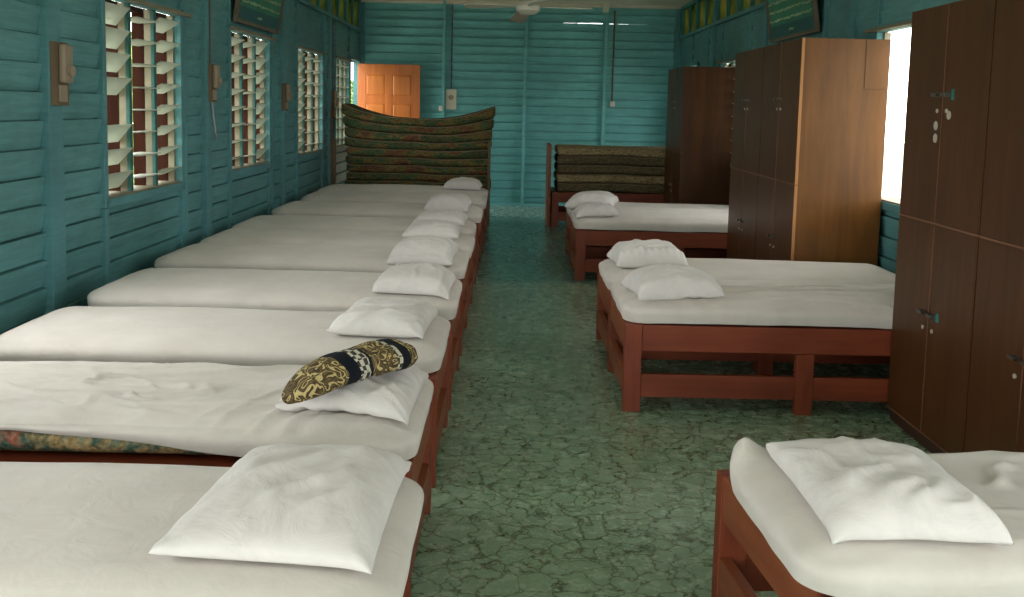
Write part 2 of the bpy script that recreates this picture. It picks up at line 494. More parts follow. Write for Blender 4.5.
# ------------------------------------------------------------------ windows with louvre blades
def window(idx, side, y0, y1, tilts, missing=(), casing=True):
    s = 1 if side == 'left' else -1          # inward direction in x
    X = XL if side == 'left' else XR
    W = empty('window_%d' % idx, (X, (y0+y1)/2, SILL)); tag(W, kind='structure')
    h = HEAD - SILL; w = (y1-y0)/2
    def bx(mb, d0, d1, ya, yb, za, zb):
        a, b = sorted((s*d0, s*d1)); return mb.box(a, b, ya, yb, za, zb)
    fr = MB()
    bx(fr, -.03, .040, -w-.05, -w+.006, -.05, h+.03); bx(fr, -.03, .040, w-.006, w+.05, -.05, h+.03)
    bx(fr, -.04, .040, -w-.02, w+.02, -.055, .0)
    bx(fr, -.04, .040, -w-.02, w+.02, h-.005, h+.045)
    fr.build('window_frame', M['trim'], W, bevel=.004)
    led = MB(); bx(led, .040, .075, -w-.04, w+.16, h-.002, h+.022); led.build('head_ledge', M['cream'], W, bevel=.003)
    sl = MB(); bx(sl, -.15, .030, -w+.012, w-.012, .0005, .012); sl.build('sill_board', M['cream'], W)
    oc = MB()
    for sg in (-1, 1): bx(oc, -.14, -.0595, *sorted((sg*w, sg*(w-.03))), 0, h)
    bx(oc, -.14, -.0595, -w, w, h-.03, h)
    if casing: oc.build('outer_casing', M['brown'], W)
    cc = MB()
    for sg in (-1, 1): bx(cc, -.0585, -.012, *sorted((sg*(w-.0065), sg*(w-.025))), .0125, h-.006)
    cc.build('louvre_channel', M['cream'], W)
    cw = 2*w/3
    for k in (1, 2):
        c = -w + cw*k
        mu = MB(); bx(mu, -.012, .012, c-.022, c+.022, .0125, h-.006); mu.build('mullion', M['mullion'], W, bevel=.004)
        ch = MB(); bx(ch, -.058, -.0125, c-.021, c+.021, .0125, h-.006); ch.build('louvre_channel', M['cream'], W)
        if not casing: continue
        bb = MB(); bx(bb, -.14, -.0585, c-.024, c+.024, .0125, h-.031); bb.build('outer_casing', M['brown'], W)
    N = 8; pit = (h-.04)/N
    for col in range(3):
        ya = -w + cw*col + .026; yb = -w + cw*(col+1) - .026
        for r in range(N):
            if (col, r) in missing: continue
            z = .02 + pit*(r+.5)
            t = rad(tilts[col] + random.uniform(-4, 4) + (8 if r > 5 else 0)*.4)
            L = .072
            m = MB(); m.box(-L, L, ya, yb, -.0035, .0035)
            # outer edge lower than the inner edge
            m.xform(Matrix.Translation((s*(-.022), 0, z)) @ Matrix.Rotation(-s*t, 4, 'Y'))
            m.build('louvre_blade', M['blade'], W)
    return W
window(1, 'left', *LWIN[0], (50, 3, 27), missing=((0, 3),))
window(2, 'left', *LWIN[1], (20, 10, 48))
window(3, 'left', *LWIN[2], (45, 10, 8))
window(4, 'left', *LWIN[3], (14, 8, 10))
window(5, 'right', *RWIN[0], (5, 5, 5), missing=[(2, r) for r in range(8)], casing=False)
window(6, 'right', *RWIN[1], (30, 20, 20))
window(7, 'right', *RWIN[2], (5, 5, 5), missing=[(c, q) for c in range(3) for q in range(8)], casing=False)  # unseen window mirroring the left one, added to let in more daylight
k = 7
for side in ('left', 'right'):
    X = XL if side == 'left' else XR; s = 1 if side == 'left' else -1
    for a, b in TRB:
        if b < 8.0: continue
        k += 1
        W = empty('window_%d' % k, (X, (a+b)/2, TR[0])); tag(W, kind='structure')
        w = (b-a)/2; h = TR[1]-TR[0]
        fr = MB()
        for ya, yb in ((-w, -w+.04), (w-.04, w), (-.03, .03)): fr.box(-.04, .04, ya, yb, 0, h)
        fr.build('window_frame', M['trim_green'], W, bevel=.004)
        for ya, yb in ((-w+.04, -.03), (.03, w-.04)):
            MB().box(-.006, .006, ya, yb, 0, h).build('pane', M['pane'], W)

# ------------------------------------------------------------------ door standing open against the back wall
D = empty('door_1', (-1.955, YB-.15, 0)); tag(D, kind='structure')
leaf = MB(); dw, dh = .495, 2.22
leaf.box(-dw, dw, -.014, .014, .012, dh)
for xa, xb in ((-dw, -dw+.13), (-.055, .055), (dw-.13, dw)): leaf.box(xa, xb, -.022, .022, .012, dh)
rails = [(.012, .24), (.80, .92), (1.60, 1.72), (2.06, dh)]
for za, zb in rails: leaf.box(-dw, dw, -.0215, .0215, za, zb)
leaf.build('door_leaf', M['doorwood'], D, bevel=.003)
for (za, zb) in ((.24, .80), (.92, 1.60), (1.72, 2.06)):
    for xa, xb in ((-dw+.13, -.055), (.055, dw-.13)):
        p = MB(); x0, x1, z0, z1 = xa+.03, xb-.03, za+.03, zb-.03
        o = 0
        p.v += [(xa+.008, -.0142, za+.008), (xb-.008, -.0142, za+.008), (xb-.008, -.0142, zb-.008), (xa+.008, -.0142, zb-.008),
                (x0, -.024, z0), (x1, -.024, z0), (x1, -.024, z1), (x0, -.024, z1)]
        p.f += [(4, 5, 6, 7), (0, 1, 5, 4), (1, 2, 6, 5), (2, 3, 7, 6), (3, 0, 4, 7), (3, 2, 1, 0)]
        p.build('door_panel', M['doorpanel'], D)
kn = MB(); kn.cyl((dw-.06, -.07, 1.02), .025, .05, 'y', 16); kn.cyl((dw-.06, -.03, 1.02), .01, .01, 'y', 12)
kn.build('door_knob', M['metal'], D, smooth=True)
n += 1
dr_ = MB(); dr_.box(XR-.05, XR+.06, ADDED_RDOOR[0]-.05, ADDED_RDOOR[0]+.01, 0, 2.30); dr_.box(XR-.05, XR+.06, ADDED_RDOOR[1]-.01, ADDED_RDOOR[1]+.04, 0, 2.30); dr_.box(XR-.05, XR+.06, ADDED_RDOOR[0]-.05, ADDED_RDOOR[1]+.04, 2.25, 2.30)  # frame of the added right doorway
trim('trim_%d' % n, dr_, M['trim'])
n += 1
df = MB(); df.box(XL-.06, XL+.05, DOOR[0]-.05, DOOR[0]+.01, 0, 2.30); df.box(XL-.06, XL+.05, DOOR[1]-.01, DOOR[1]+.04, 0, 2.30); df.box(XL-.06, XL+.05, DOOR[0]-.05, DOOR[1]+.04, 2.25, 2.30)
trim('trim_%d' % n, df, M['trim'])

# ------------------------------------------------------------------ beds
FZ = .472
def make_bed(L=1.92, W=.85):
    root = empty('wooden_bed')
    lw = .092; hx = L/2; hy = W/2
    for sx in (-1, 0, 1):
        for sy in (-1, 1):
            cx = sx*(hx-lw/2) if sx else 0
            y0, y1 = sorted((sy*hy, sy*(hy-.055)))
            top = FZ if sx else .33
            MB().box(cx-lw/2, cx+lw/2, y0, y1, 0, top).build('leg', M['bedwood_z'], root, bevel=.004)
    for sy in (-1, 1):
        y0, y1 = sorted((sy*(hy-.004), sy*(hy-.042)))
        MB().box(-hx+lw+.001, hx-lw-.001, y0, y1, .331, FZ-.002).build('side_rail', M['bedwood'], root, bevel=.004)
        for xa, xb in ((-hx+lw+.001, -lw/2-.001), (lw/2+.001, hx-lw-.001)):
            MB().box(xa, xb, y0, y1, .082, .205).build('lower_rail', M['bedwood'], root, bevel=.004)
    for sx in (-1, 1):
        x0, x1 = sorted((sx*(hx-.004), sx*(hx-.042)))
        MB().box(x0, x1, -hy+.056, hy-.056, .33, FZ-.002).build('end_rail', M['bedwood_y'], root, bevel=.004)
        MB().box(x0, x1, -hy+.056, hy-.056, .082, .205).build('end_stretcher', M['bedwood_y'], root, bevel=.004)
    MB().box(-hx+.044, hx-.044, -hy+.044, hy-.044, .44, .468).build('bed_base', M['bedwood'], root)
    return root

def rounded_box(a, b, zt, zb, rx, rz, nx, ny, nz, disp=None, bottom=False):
    """open-bottomed (or closed) box with softly rounded plan corners and top edges; disp moves each point"""
    mb = MB(); idx = {}
    def pt(i, j, k):
        key = (i, j, k)
        if key in idx: return idx[key]
        u, v, w = 2*i/nx-1, 2*j/ny-1, k/nz
        x, y = a*u, b*v
        z = zb + (zt-zb)*w
        ix = max(-(a-rx), min(a-rx, x)); iy = max(-(b-rx), min(b-rx, y)); iz = min(z, zt-rz)
        if bottom: iz = max(iz, zb+rz)
        d = Vector(((x-ix)/rx, (y-iy)/rx, (z-iz)/rz))
        if d.length > 1e-6:
            onface = max(abs(d.x), abs(d.y), abs(d.z))
            d = d.normalized()*onface
            p = Vector((ix+d.x*rx, iy+d.y*rx, iz+d.z*rz))
        else:
            p = Vector((x, y, z))
        if disp: p = disp(p, u, v, w)
        idx[key] = len(mb.v); mb.v.append(tuple(p)); return idx[key]
    for i in range(nx):
        for j in range(ny):
            mb.f.append((pt(i, j, nz), pt(i+1, j, nz), pt(i+1, j+1, nz), pt(i, j+1, nz)))
            if bottom: mb.f.append((pt(i, j, 0), pt(i, j+1, 0), pt(i+1, j+1, 0), pt(i+1, j, 0)))
    for k in range(nz):
        for i in range(nx):
            mb.f.append((pt(i, 0, k), pt(i+1, 0, k), pt(i+1, 0, k+1), pt(i, 0, k+1)))
            mb.f.append((pt(i, ny, k), pt(i, ny, k+1), pt(i+1, ny, k+1), pt(i+1, ny, k)))
        for j in range(ny):
            mb.f.append((pt(0, j, k), pt(0, j, k+1), pt(0, j+1, k+1), pt(0, j+1, k)))
            mb.f.append((pt(nx, j, k), pt(nx, j+1, k), pt(nx, j+1, k+1), pt(nx, j, k+1)))
    mb.smooth = 'all'
    return mb

def wrinkle(x, y, seed, ang, fx, fy):
    c, s = math.cos(ang), math.sin(ang)
    p = c*x+s*y; q = -s*x+c*y
    t = noise.noise(Vector((p*fx, q*fy, seed)))
    return max(0, 1-abs(t)*6)**1.5

def crease_height(x, y, creases):
    """soft cloth ridges along short lines: (x0, y0, x1, y1, height, half width)"""
    h = 0.0
    for x0, y0, x1, y1, amp, wd in creases:
        dx, dy = x1-x0, y1-y0; ll = math.hypot(dx, dy)
        t = ((x-x0)*dx + (y-y0)*dy)/(ll*ll)
        if t < -.1 or t > 1.1: continue
        d = ((x-x0)*dy - (y-y0)*dx)/ll + .012*math.sin(t*7+x0*9)
        e = max(0, min(1, (t+.1)/.3, (1.1-t)/.3)); e = e*e*(3-2*e)
        h += amp*e*math.exp(-(d/wd)**2)
    return h

def make_mattress(seed, label, group, L=1.93, W=.82, T=.125, rough=1.0, lift=None, hem=None, folds=(), creases=()):
    root = empty('mattress'); tag(root, label, 'mattress', group)
    a, b = L/2, W/2
    def shape(p, u, v, w, outer):
        q = Vector(p)
        n1 = noise.noise(Vector((p.x*1.6, p.y*1.6, seed*3.1)))
        n2 = noise.noise(Vector((p.x*5, p.y*5, seed*1.7)))
        top = max(0, (p.z-.02)/T)
        q.z += top*(.010*n1 + .003*n2) - top*.010*(abs(u)**4 + abs(v)**4)
        side = 1-w if False else 1.0
        bul = math.sin(math.pi*min(1, max(0, p.z/T)))*.010
        q.x += bul*(1 if u > 0 else -1)*abs(u)**6
        q.y += bul*(1 if v > 0 else -1)*abs(v)**6
        if lift:
            lx, ly, amt, rr = lift
            d2 = (u-lx)**2*(a/b)**2 + (v-ly)**2
            q.z += amt*math.exp(-d2/rr)*(.35+.65*top)*(1 if outer else .72)
        if outer:
            for ang, x0, y0, rr, amp, fx, fy in folds:
                d2 = ((p.x-x0)**2 + (p.y-y0)**2)/rr**2
                q.z += top*amp*wrinkle(p.x, p.y, seed, ang, fx, fy)*math.exp(-d2)
            if creases: q.z += top*crease_height(p.x, p.y, creases)
            e = noise.noise(Vector((p.x*7, p.y*7, seed*2.3+p.z*2)))
            if w < .95:
                q.x += .006*e*abs(u)**6*rough; q.y += .006*e*abs(v)**6*rough
            if w < .999:
                hz = .006 + .012*(noise.noise(Vector((p.x*3, p.y*3, seed*5.5)))+.3)*rough
                if hem: hz += hem(p.x, p.y)
                hz = max(.002, hz)
                q.z += hz*(1-w)
        return q
    core = rounded_box(a-.016, b-.016, T-.010, 0, .125, .05, 40, 18, 4, lambda p, u, v, w: shape(p, u, v, w, False), bottom=True)
    core.build('mattress_body', M['core'], root, smooth='all')
    sh = rounded_box(a, b, T, .0, .125, .060, 150 if creases else 90, 90 if creases else 40, 8, lambda p, u, v, w: shape(p, u, v, w, True))
    sh.build('fitted_sheet', M['sheet'], root, smooth='all')
    SURF.append((root, root.children[-1] if root.children[-1].name.startswith('fitted') else [c for c in root.children if c.name.startswith('fitted')][0]))
    return root

SURF = []
PT_MIN = FZ + .09
def local_matrix(o):
    return Matrix.Translation(o.location) @ o.rotation_euler.to_matrix().to_4x4()
def settle(o, xy, rz, gap=.007, floor=PT_MIN, drape=True):
    """lay a soft thing down: its mesh follows the height of the surfaces under it"""
    from mathutils.bvhtree import BVHTree
    o.location = (xy[0], xy[1], 0); o.rotation_euler = (0, 0, rz)
    mw = local_matrix(o)
    trees = []
    for root, sh in SURF:
        if abs(root.location.y-xy[1]) < 1.2 and abs(root.location.x-xy[0]) < 1.6:
            rm = local_matrix(root)
            trees.append(BVHTree.FromPolygons([rm @ v.co for v in sh.data.vertices], [tuple(p.vertices) for p in sh.data.polygons]))
    def surf(p):
        z = floor
        for t in trees:
            h = t.ray_cast(Vector((p.x, p.y, 3)), Vector((0, 0, -1)))
            if h[0] is not None: z = max(z, h[0].z)
        return z
    base = surf(Vector((xy[0], xy[1], 0)))
    o.location.z = base
    for v in o.data.vertices:
        w = mw @ v.co
        s = surf(w)
        if not drape: s = max([s] + [surf(w + Vector((dx, dy, 0))) for dx in (-.03, 0, .03) for dy in (-.03, 0, .03)])
        if drape: v.co.z = v.co.z + (s-base) + gap
        else: v.co.z = max(v.co.z, s-base+gap)
    SURF.append((o, o))

def make_pillow(name, seed, label, cat, group, W=.44, D=.62, H=.11, mat='pillow', pinch=.035, wr=1.0, taper=0.0, nu=44, nv=52, ridge=None, creases=()):
    mb = MB()
    def surf(u, v, sgn):
        e = (max(0, 1-abs(u)**3.2)*max(0, 1-abs(v)**3.2))
        th = e**.45
        x = W/2*u*(1-pinch*(1-abs(v)**2)*abs(u)**3)
        y = D/2*v*(1-pinch*(1-abs(u)**2)*abs(v)**3)
        x *= 1 - taper*(v*.5+.5)
        n1 = noise.noise(Vector((x*4, y*4, seed*4.7)))
        n2 = wrinkle(x, y, seed, .6+seed, 3, 9)
        if sgn > 0:
            z = H*(.22 + .78*th*(1+.16*n1)) + .012*wr*n2*th**.5 + .005*wr*noise.noise(Vector((x*14, y*9, seed)))*th if e > 0 else H*.22
            rim = 1-th
            z += .010*wr*math.sin((u+v*1.3)*14+seed)*rim*(abs(u)**4+abs(v)**4)*.5*(1 if e > 0 else 1)
            if ridge: z += ridge(u, v)
            if creases: z += crease_height(x, y, creases)*th**.6
        else:
            z = H*.22*(1-min(1, th*1.8))
            if e <= 0:
                z = H*.22 + .010*wr*math.sin((u+v*1.3)*14+seed)*(abs(u)**4+abs(v)**4)*.5
                if ridge: z += ridge(u, v)
            z = max(z, .001)
        return (x, y, z)
    idx = {}
    def pt(i, j, sgn):
        edge = i in (0, nu) or j in (0, nv)
        key = (i, j, 1 if edge else sgn)
        if key not in idx:
            idx[key] = len(mb.v)
            # denser towards the rim
            u = math.sin((2*i/nu-1)*math.pi/2*.92)/math.sin(math.pi/2*.92); v = math.sin((2*j/nv-1)*math.pi/2*.92)/math.sin(math.pi/2*.92)
            mb.v.append(surf(u, v, key[2]))
        return idx[key]
    for i in range(nu):
        for j in range(nv):
            mb.f.append((pt(i, j, 1), pt(i+1, j, 1), pt(i+1, j+1, 1), pt(i, j+1, 1)))
            mb.f.append((pt(i, j, -1), pt(i, j+1, -1), pt(i+1, j+1, -1), pt(i+1, j, -1)))
    mb.smooth = 'all'
    o = mb.build(name, M[mat], smooth='all')
    tag(o, label, cat, group)
    return o

bed_proto = make_bed()
first_used = [False]
def bed_at(x, y0, label, group, rz=0.0):
    o = bed_proto if not first_used[0] else copy_tree(bed_proto)
    first_used[0] = True
    o.location = (x, y0+.425, 0) if rz == 0 else (x, y0, 0)
    o.rotation_euler = (0, 0, rz)
    tag(o, label, 'bed', group)
    return o

LX = -1.245
LB = [1.92, 2.99, 4.05, 5.13, 6.29, 7.18, 8.12, 9.42, 10.72, 11.72]
ords = ['first', 'second', 'third', 'fourth', 'fifth', 'sixth', 'seventh', 'eighth', 'ninth', 'tenth']
bed_l = ['red-brown wooden bed nearest the camera in the long left row',
         'red-brown wooden bed under the mattress with the patterned bolster',
         'red-brown wooden bed just behind the one with the patterned bolster'] + \
        ['red-brown wooden bed, %s from the camera in the left row' % o for o in ords[3:9]] + \
        ['red-brown wooden bed last of the made-up left row, before the patterned mattress pile']
mat_l = ['white-sheeted mattress at the lower left, nearest the camera in the left row',
         'rumpled white-sheeted mattress holding the patterned bolster, ticking showing along its near edge',
         'smooth white-sheeted mattress just behind the one with the patterned bolster',
         'white-sheeted mattress with a rounded free head end, fourth from the camera on the left'] + \
        ['white-sheeted mattress, %s from the camera in the left row' % o for o in ords[4:9]] + \
        ['white-sheeted mattress farthest in the left row, against the patterned mattress pile']
MT = FZ
for i, y in enumerate(LB):
    bed_at(LX, y, bed_l[i], 'wooden beds in the left row')
    kw = {}
    if i >= 4: kw = dict(W=.785, T=.13, L=2.0)
    if i == 0: kw = dict(rough=.5, folds=((.2, .1, -.2, .8, .004, 1, 4),))
    if i == 1:
        kw = dict(hem=lambda x, yy: .085*math.exp(-((x+.30)/.62)**2) if yy < 0 and x < .7 else 0,
                  folds=((.12, .15, .10, .60, .022, 1.2, 7), (-.5, -.25, -.05, .32, .020, 4, 8), (.1, -.6, .2, .5, .016, 1, 6), (1.2, .6, -.25, .35, .016, 1, 7)),
                  creases=((-.75, .10, .35, .02, .014, .022), (-.55, .02, .15, -.06, .010, .018), (-.06, -.07, .02, -.17, .010, .014), (-.02, -.20, .09, -.14, .009, .012), (.10, .0, .22, -.06, .010, .014), (.20, .02, .24, -.09, .008, .012), (-.2, .22, .45, .20, .010, .02), (.40, -.36, .62, -.16, .010, .014), (.52, -.38, .70, -.20, .010, .013), (.30, -.33, .48, -.20, .008, .014), (-.6, -.25, -.1, -.32, .010, .025)))
    if i == 3: kw = dict(T=.14)
    m = make_mattress(i+1, mat_l[i], 'white-sheeted mattresses in the left row', **kw)
    m.location = (LX + [.055, .0, 0, .005, -.04, -.03, -.05, -.03, -.02, -.03][i], y+.425+(-.04 if i == 3 else 0), MT)

PT = MT + .125
pil = [  # x, y, rz(deg), W, D, H, seed, label
    (-.50, 2.40, -3, .485, .70, .085, 1, 'large white pillow nearest the camera on the left row of beds'),
    (-.505, 3.38, -3, .43, .56, .085, 2, 'white pillow under the black and tan patterned bolster'),
    (-.545, 4.46, -4, .42, .54, .095, 3, 'white pillow on the bed just behind the patterned bolster'),
    (-.50, 5.42, -2, .41, .54, .095, 4, 'white pillow on the fourth bed from the camera, left row'),
    (-.55, 6.56, -3, .42, .58, .105, 5, 'white pillow on the fifth bed from the camera, left row'),
    (-.575, 7.60, -2, .42, .54, .10, 6, 'white pillow on the sixth bed from the camera, left row'),
    (-.575, 8.50, -2, .43, .54, .10, 7, 'flat white pillow half hidden on the seventh bed, left row'),
    (-.59, 9.72, -3, .42, .54, .12, 8, 'white pillow on the eighth bed from the camera, left row'),
    (-.56, 12.08, -3, .44, .54, .11, 9, 'white pillow farthest away on the left row, before the mattress pile'),
]
for x, y, rz, W, Dp, H, sd, lab in pil:
    p = make_pillow('pillow', sd, lab, 'pillow', 'white pillows on the left row', W, Dp, H, taper=.08 if sd == 1 else .05, wr=.45 if sd == 1 else 1.0,
                    creases=((-.16, -.16, .05, .16, 0.017, .022), (-.05, -.20, .12, .05, 0.015, .02), (.06, -.22, .17, -.02, 0.011, .016), (-.17, -.02, -.03, .22, 0.011, .025), (.02, .10, .14, .24, 0.011, .02)) if sd == 1 else ())
    settle(p, (x, y), rad(rz))

# patterned bolster lying across the second pillow
def make_bolster():
    mb = MB(); n, k = 40, 28
    for i in range(n+1):
        t = i/n; x = -.29 + .575*t
        r = max(0, 1-abs(2*t-1)**(7 if t > .5 else 3.2))**.5
        r *= .80 + .20*min(1, t*1.5)
        r = max(r, .05)
        for j in range(k):
            a = 2*math.pi*j/k
            w = 1 + .14*noise.noise(Vector((x*9, math.cos(a)*2, math.sin(a)*2)))
            y = .092*r*w*math.cos(a); z = .058*r*w*math.sin(a)
            z += .050 - (.055*(2*t-1)**2 if t < .5 else .012*(2*t-1)**2)
            mb.v.append((x, y, z))
    for i in range(n):
        for j in range(k):
            l = (j+1) % k
            mb.f.append((i*k+j, i*k+l, (i+1)*k+l, (i+1)*k+j))
    mb.f.append(tuple(range(k))[::-1]); mb.f.append(tuple(n*k+j for j in range(k)))
    return mb.build('bolster', M['bolster'], smooth='all')
bo = make_bolster()
settle(bo, (-.51, 3.235), rad(54), drape=False, gap=.014)
tag(bo, 'black and tan patterned bolster with dark bands, lying on a white pillow', 'bolster')

# right hand beds
RX = 1.585
RB = [(5.175, 'red-brown wooden bed beside the nearest lockers, front one of the pair'),
      (6.035, 'red-brown wooden bed behind the pair\'s front one, before the golden-sided locker'),
      (9.20, 'red-brown wooden bed emerging from behind the golden-sided locker, front one of two'),
      (10.07, 'red-brown wooden bed directly behind the one emerging from the golden-sided locker')]
RM = ['white-sheeted creased mattress beside the nearest lockers, front of the right pair',
      'white-sheeted mattress at the back of the right pair, before the golden-sided locker',
      'white-sheeted mattress emerging from behind the golden-sided locker, front of two',
      'white-sheeted mattress behind the one emerging from the golden-sided locker']
RP = [(.905, 5.46, 6, .47, .46, .125, 21, 'plump grey-white pillow at the front of the right pair of beds', 0),
      (.90, 6.45, 2, .46, .46, .15, 22, 'white pillow with gathered hem on the back bed of the right pair', 0),
      (.82, 9.48, 0, .40, .44, .10, 23, 'small white pillow in front, before the golden-sided locker', 0),
      (.86, 10.33, -14, .50, .46, .135, 24, 'white pillow tilted up behind the small one, beside the aisle', 0)]
for i, (y, lab) in enumerate(RB):
    bed_at(RX, y, lab, 'wooden beds on the right')
    kw = dict(W=.835)
    if i == 0: kw = dict(W=.835, creases=((-.55, -.06, .50, .12, .030, .017), (-.50, -.085, .50, .085, -.016, .012), (-.45, -.10, .55, .02, .032, .016), (-.40, -.13, .55, -.02, -.018, .012), (-.30, -.16, .55, -.09, .028, .016), (-.25, -.185, .55, -.125, -.014, .012), (-.1, -.22, .6, -.20, .018, .014), (-.2, .17, .6, .26, .018, .02), (-.8, -.36, -.6, -.30, .008, .012), (-.2, -.40, .3, -.30, .008, .014), (.1, -.40, .5, -.33, .008, .012)),
                            folds=((.05, .40, .12, .75, .012, .6, 6), (.9, -.7, -.38, .3, .016, 3, 8), (-.2, .6, -.3, .5, .016, 1.5, 6)))
    m = make_mattress(31+i, RM[i], 'white-sheeted mattresses on the right', **kw)
    m.location = (RX+.005, y+.425, MT)
def gathers(u, v):
    return .018*abs(math.sin(u*16))*math.exp(-((v+.80)/.14)**2)
for x, y, rz, W, Dp, H, sd, lab, dz in RP:
    p = make_pillow('pillow', sd, lab, 'pillow', 'white pillows on the right beds', W, Dp, H, pinch=.05 if sd != 22 else .10, ridge=gathers if sd == 22 else None)
    settle(p, (x, y), rad(rz))
# foreground bed at the lower right, standing slightly askew
bed_at(1.672, 2.735, 'red-brown wooden bed at the lower right corner, standing slightly askew', 'wooden beds on the right', rad(5.5))
m = make_mattress(41, 'white-sheeted mattress at the lower right with its far corner curled up', 'white-sheeted mattresses on the right', W=.77, T=.125,
                  lift=(-1, 1, .085, .07), folds=((.3, .1, .1, .6, .012, 2, 5),), creases=((-.32, .02, -.18, .20, .022, .022), (-.25, .0, .05, .10, .014, .03), (-.05, -.1, .2, .15, .014, .03), (-.85, -.36, -.5, -.34, .008, .02), (-.2, .25, .4, .30, .01, .03)))
m.location = (1.655, 2.635, MT); m.rotation_euler = (0, 0, rad(3.5))
p = make_pillow('pillow', 42, 'wide white pillow on the askew bed at the lower right', 'pillow', 'white pillows on the right beds', .43, .59, .095, wr=.8, creases=((-.16, -.18, .02, .0, .014, .02), (-.08, -.24, .06, -.10, .012, .018), (.0, -.26, .12, -.12, .012, .016), (.08, -.27, .18, -.18, .010, .014), (-.17, .05, .05, .18, .008, .03), (-.05, .0, .15, .06, .008, .025)))
settle(p, (.985, 2.55), rad(1))

# ------------------------------------------------------------------ piles of bare mattresses
def pile_bed(x, y, label, posts):
    b = copy_tree(bed_proto); b.location = (x, y, 0); b.rotation_euler = (0, 0, 0)
    tag(b, label, 'bed')
    for (px, py, zt, lab) in posts:
        p = MB().box(-.02, .02, -.02, .02, 0, zt).build('wooden_post', M['board'], None, bevel=.003)
        p.location = (x+px, y+py, 0); tag(p, lab, 'post')
    return b
SY = 13.66
pile_bed(LX+.01, SY, 'wooden bed carrying the tall pile of patterned mattresses at the end of the left row', [(-1.09, -.45, 1.12, 'thin tan post at the wall side of the tall patterned mattress pile'), (.955, -.475, 1.15, 'thin tan post at the aisle side of the tall patterned mattress pile')])
def bare_mattress(mat, seed, L, W, T, sag, ends, label, group):
    root = empty('bare_mattress'); tag(root, label, 'mattress', group)
    def f(p, u, v, w):
        q = Vector(p)
        q.z += (sag + (ends-sag)*min(1, max(0, p.z/T)))*min(1.1, abs(p.x/.965))**2.4 + .014*noise.noise(Vector((p.x*2.8, p.y*1.5, 2.2)))
        q.y += .025*noise.noise(Vector((p.x*3, 4, seed*1.3)))
        q.x += .012*noise.noise(Vector((p.y*3, 5, 7.7)))
        return q
    rounded_box(L/2, W/2, T, 0, .04, .032, 48, 14, 4, f, bottom=True).build('ticking_cover', mat, root, smooth='all')
    # piping around the lower edge, following the same curve
    pts = []
    for (xa, ya), (xb, yb) in (((-1, -1), (1, -1)), ((1, -1), (1, 1))):
        for t in range(0, 25):
            u = xa+(xb-xa)*t/24; v = ya+(yb-ya)*t/24
            p = f(Vector((u*(L/2-.008), v*(W/2+.002), T*.93)), u, v, .9)
            pts.append(p)
    MB().tube(pts, .007, 6).build('piping', M['camo_edge'], root)
    return root
z = FZ + .004
ordp = ['lowest', 'second from the bottom', 'third from the bottom', 'fourth from the bottom', 'fifth from the bottom', 'fourth from the top', 'third from the top', 'second from the top', 'topmost']
for i in range(9):
    T = .101
    e0, e1 = (.175*(q/9)**2.8 for q in (i, i+1))
    L = 1.93 + random.uniform(-.05, .03) + (.07 if i > 6 else 0)
    m = bare_mattress(M['camo'], 50+i, L, .82 + random.uniform(-.03, .02), T, e0, e1, 'bare green and brown patterned mattress, %s in the tall left pile' % ordp[i], 'patterned mattresses in the left pile')
    m.location = (LX + .01, SY+random.uniform(-.012, .012), z)
    z += T + .003
RY = 13.80
rb = pile_bed(1.53, RY, 'wooden bed carrying the low pile of tan mattresses on the right', [])
eb = MB().box(-.02, .02, -.40, .40, 0, 1.10).build('end_board', M['bedwood_y'], None, bevel=.004)
eb.location = (1.53-1.0, RY, 0); tag(eb, 'upright reddish board at the aisle end of the tan mattress pile', 'board')
z = FZ + .004
for i in range(5):
    T = .118
    m = bare_mattress(M['tan'] if i in (4, 1) else M['tan_dark'], 70+i, 1.86 + random.uniform(-.03, .03), .80, T, 0, 0.0,
                      'bare tan mattress, %s in the low right pile' % ['lowest', 'second from the bottom', 'in the middle', 'second from the top', 'topmost'][i], 'tan mattresses in the right pile')
    m.location = (1.56+random.uniform(-.015, .015), RY+random.uniform(-.01, .01), z); z += T + .004

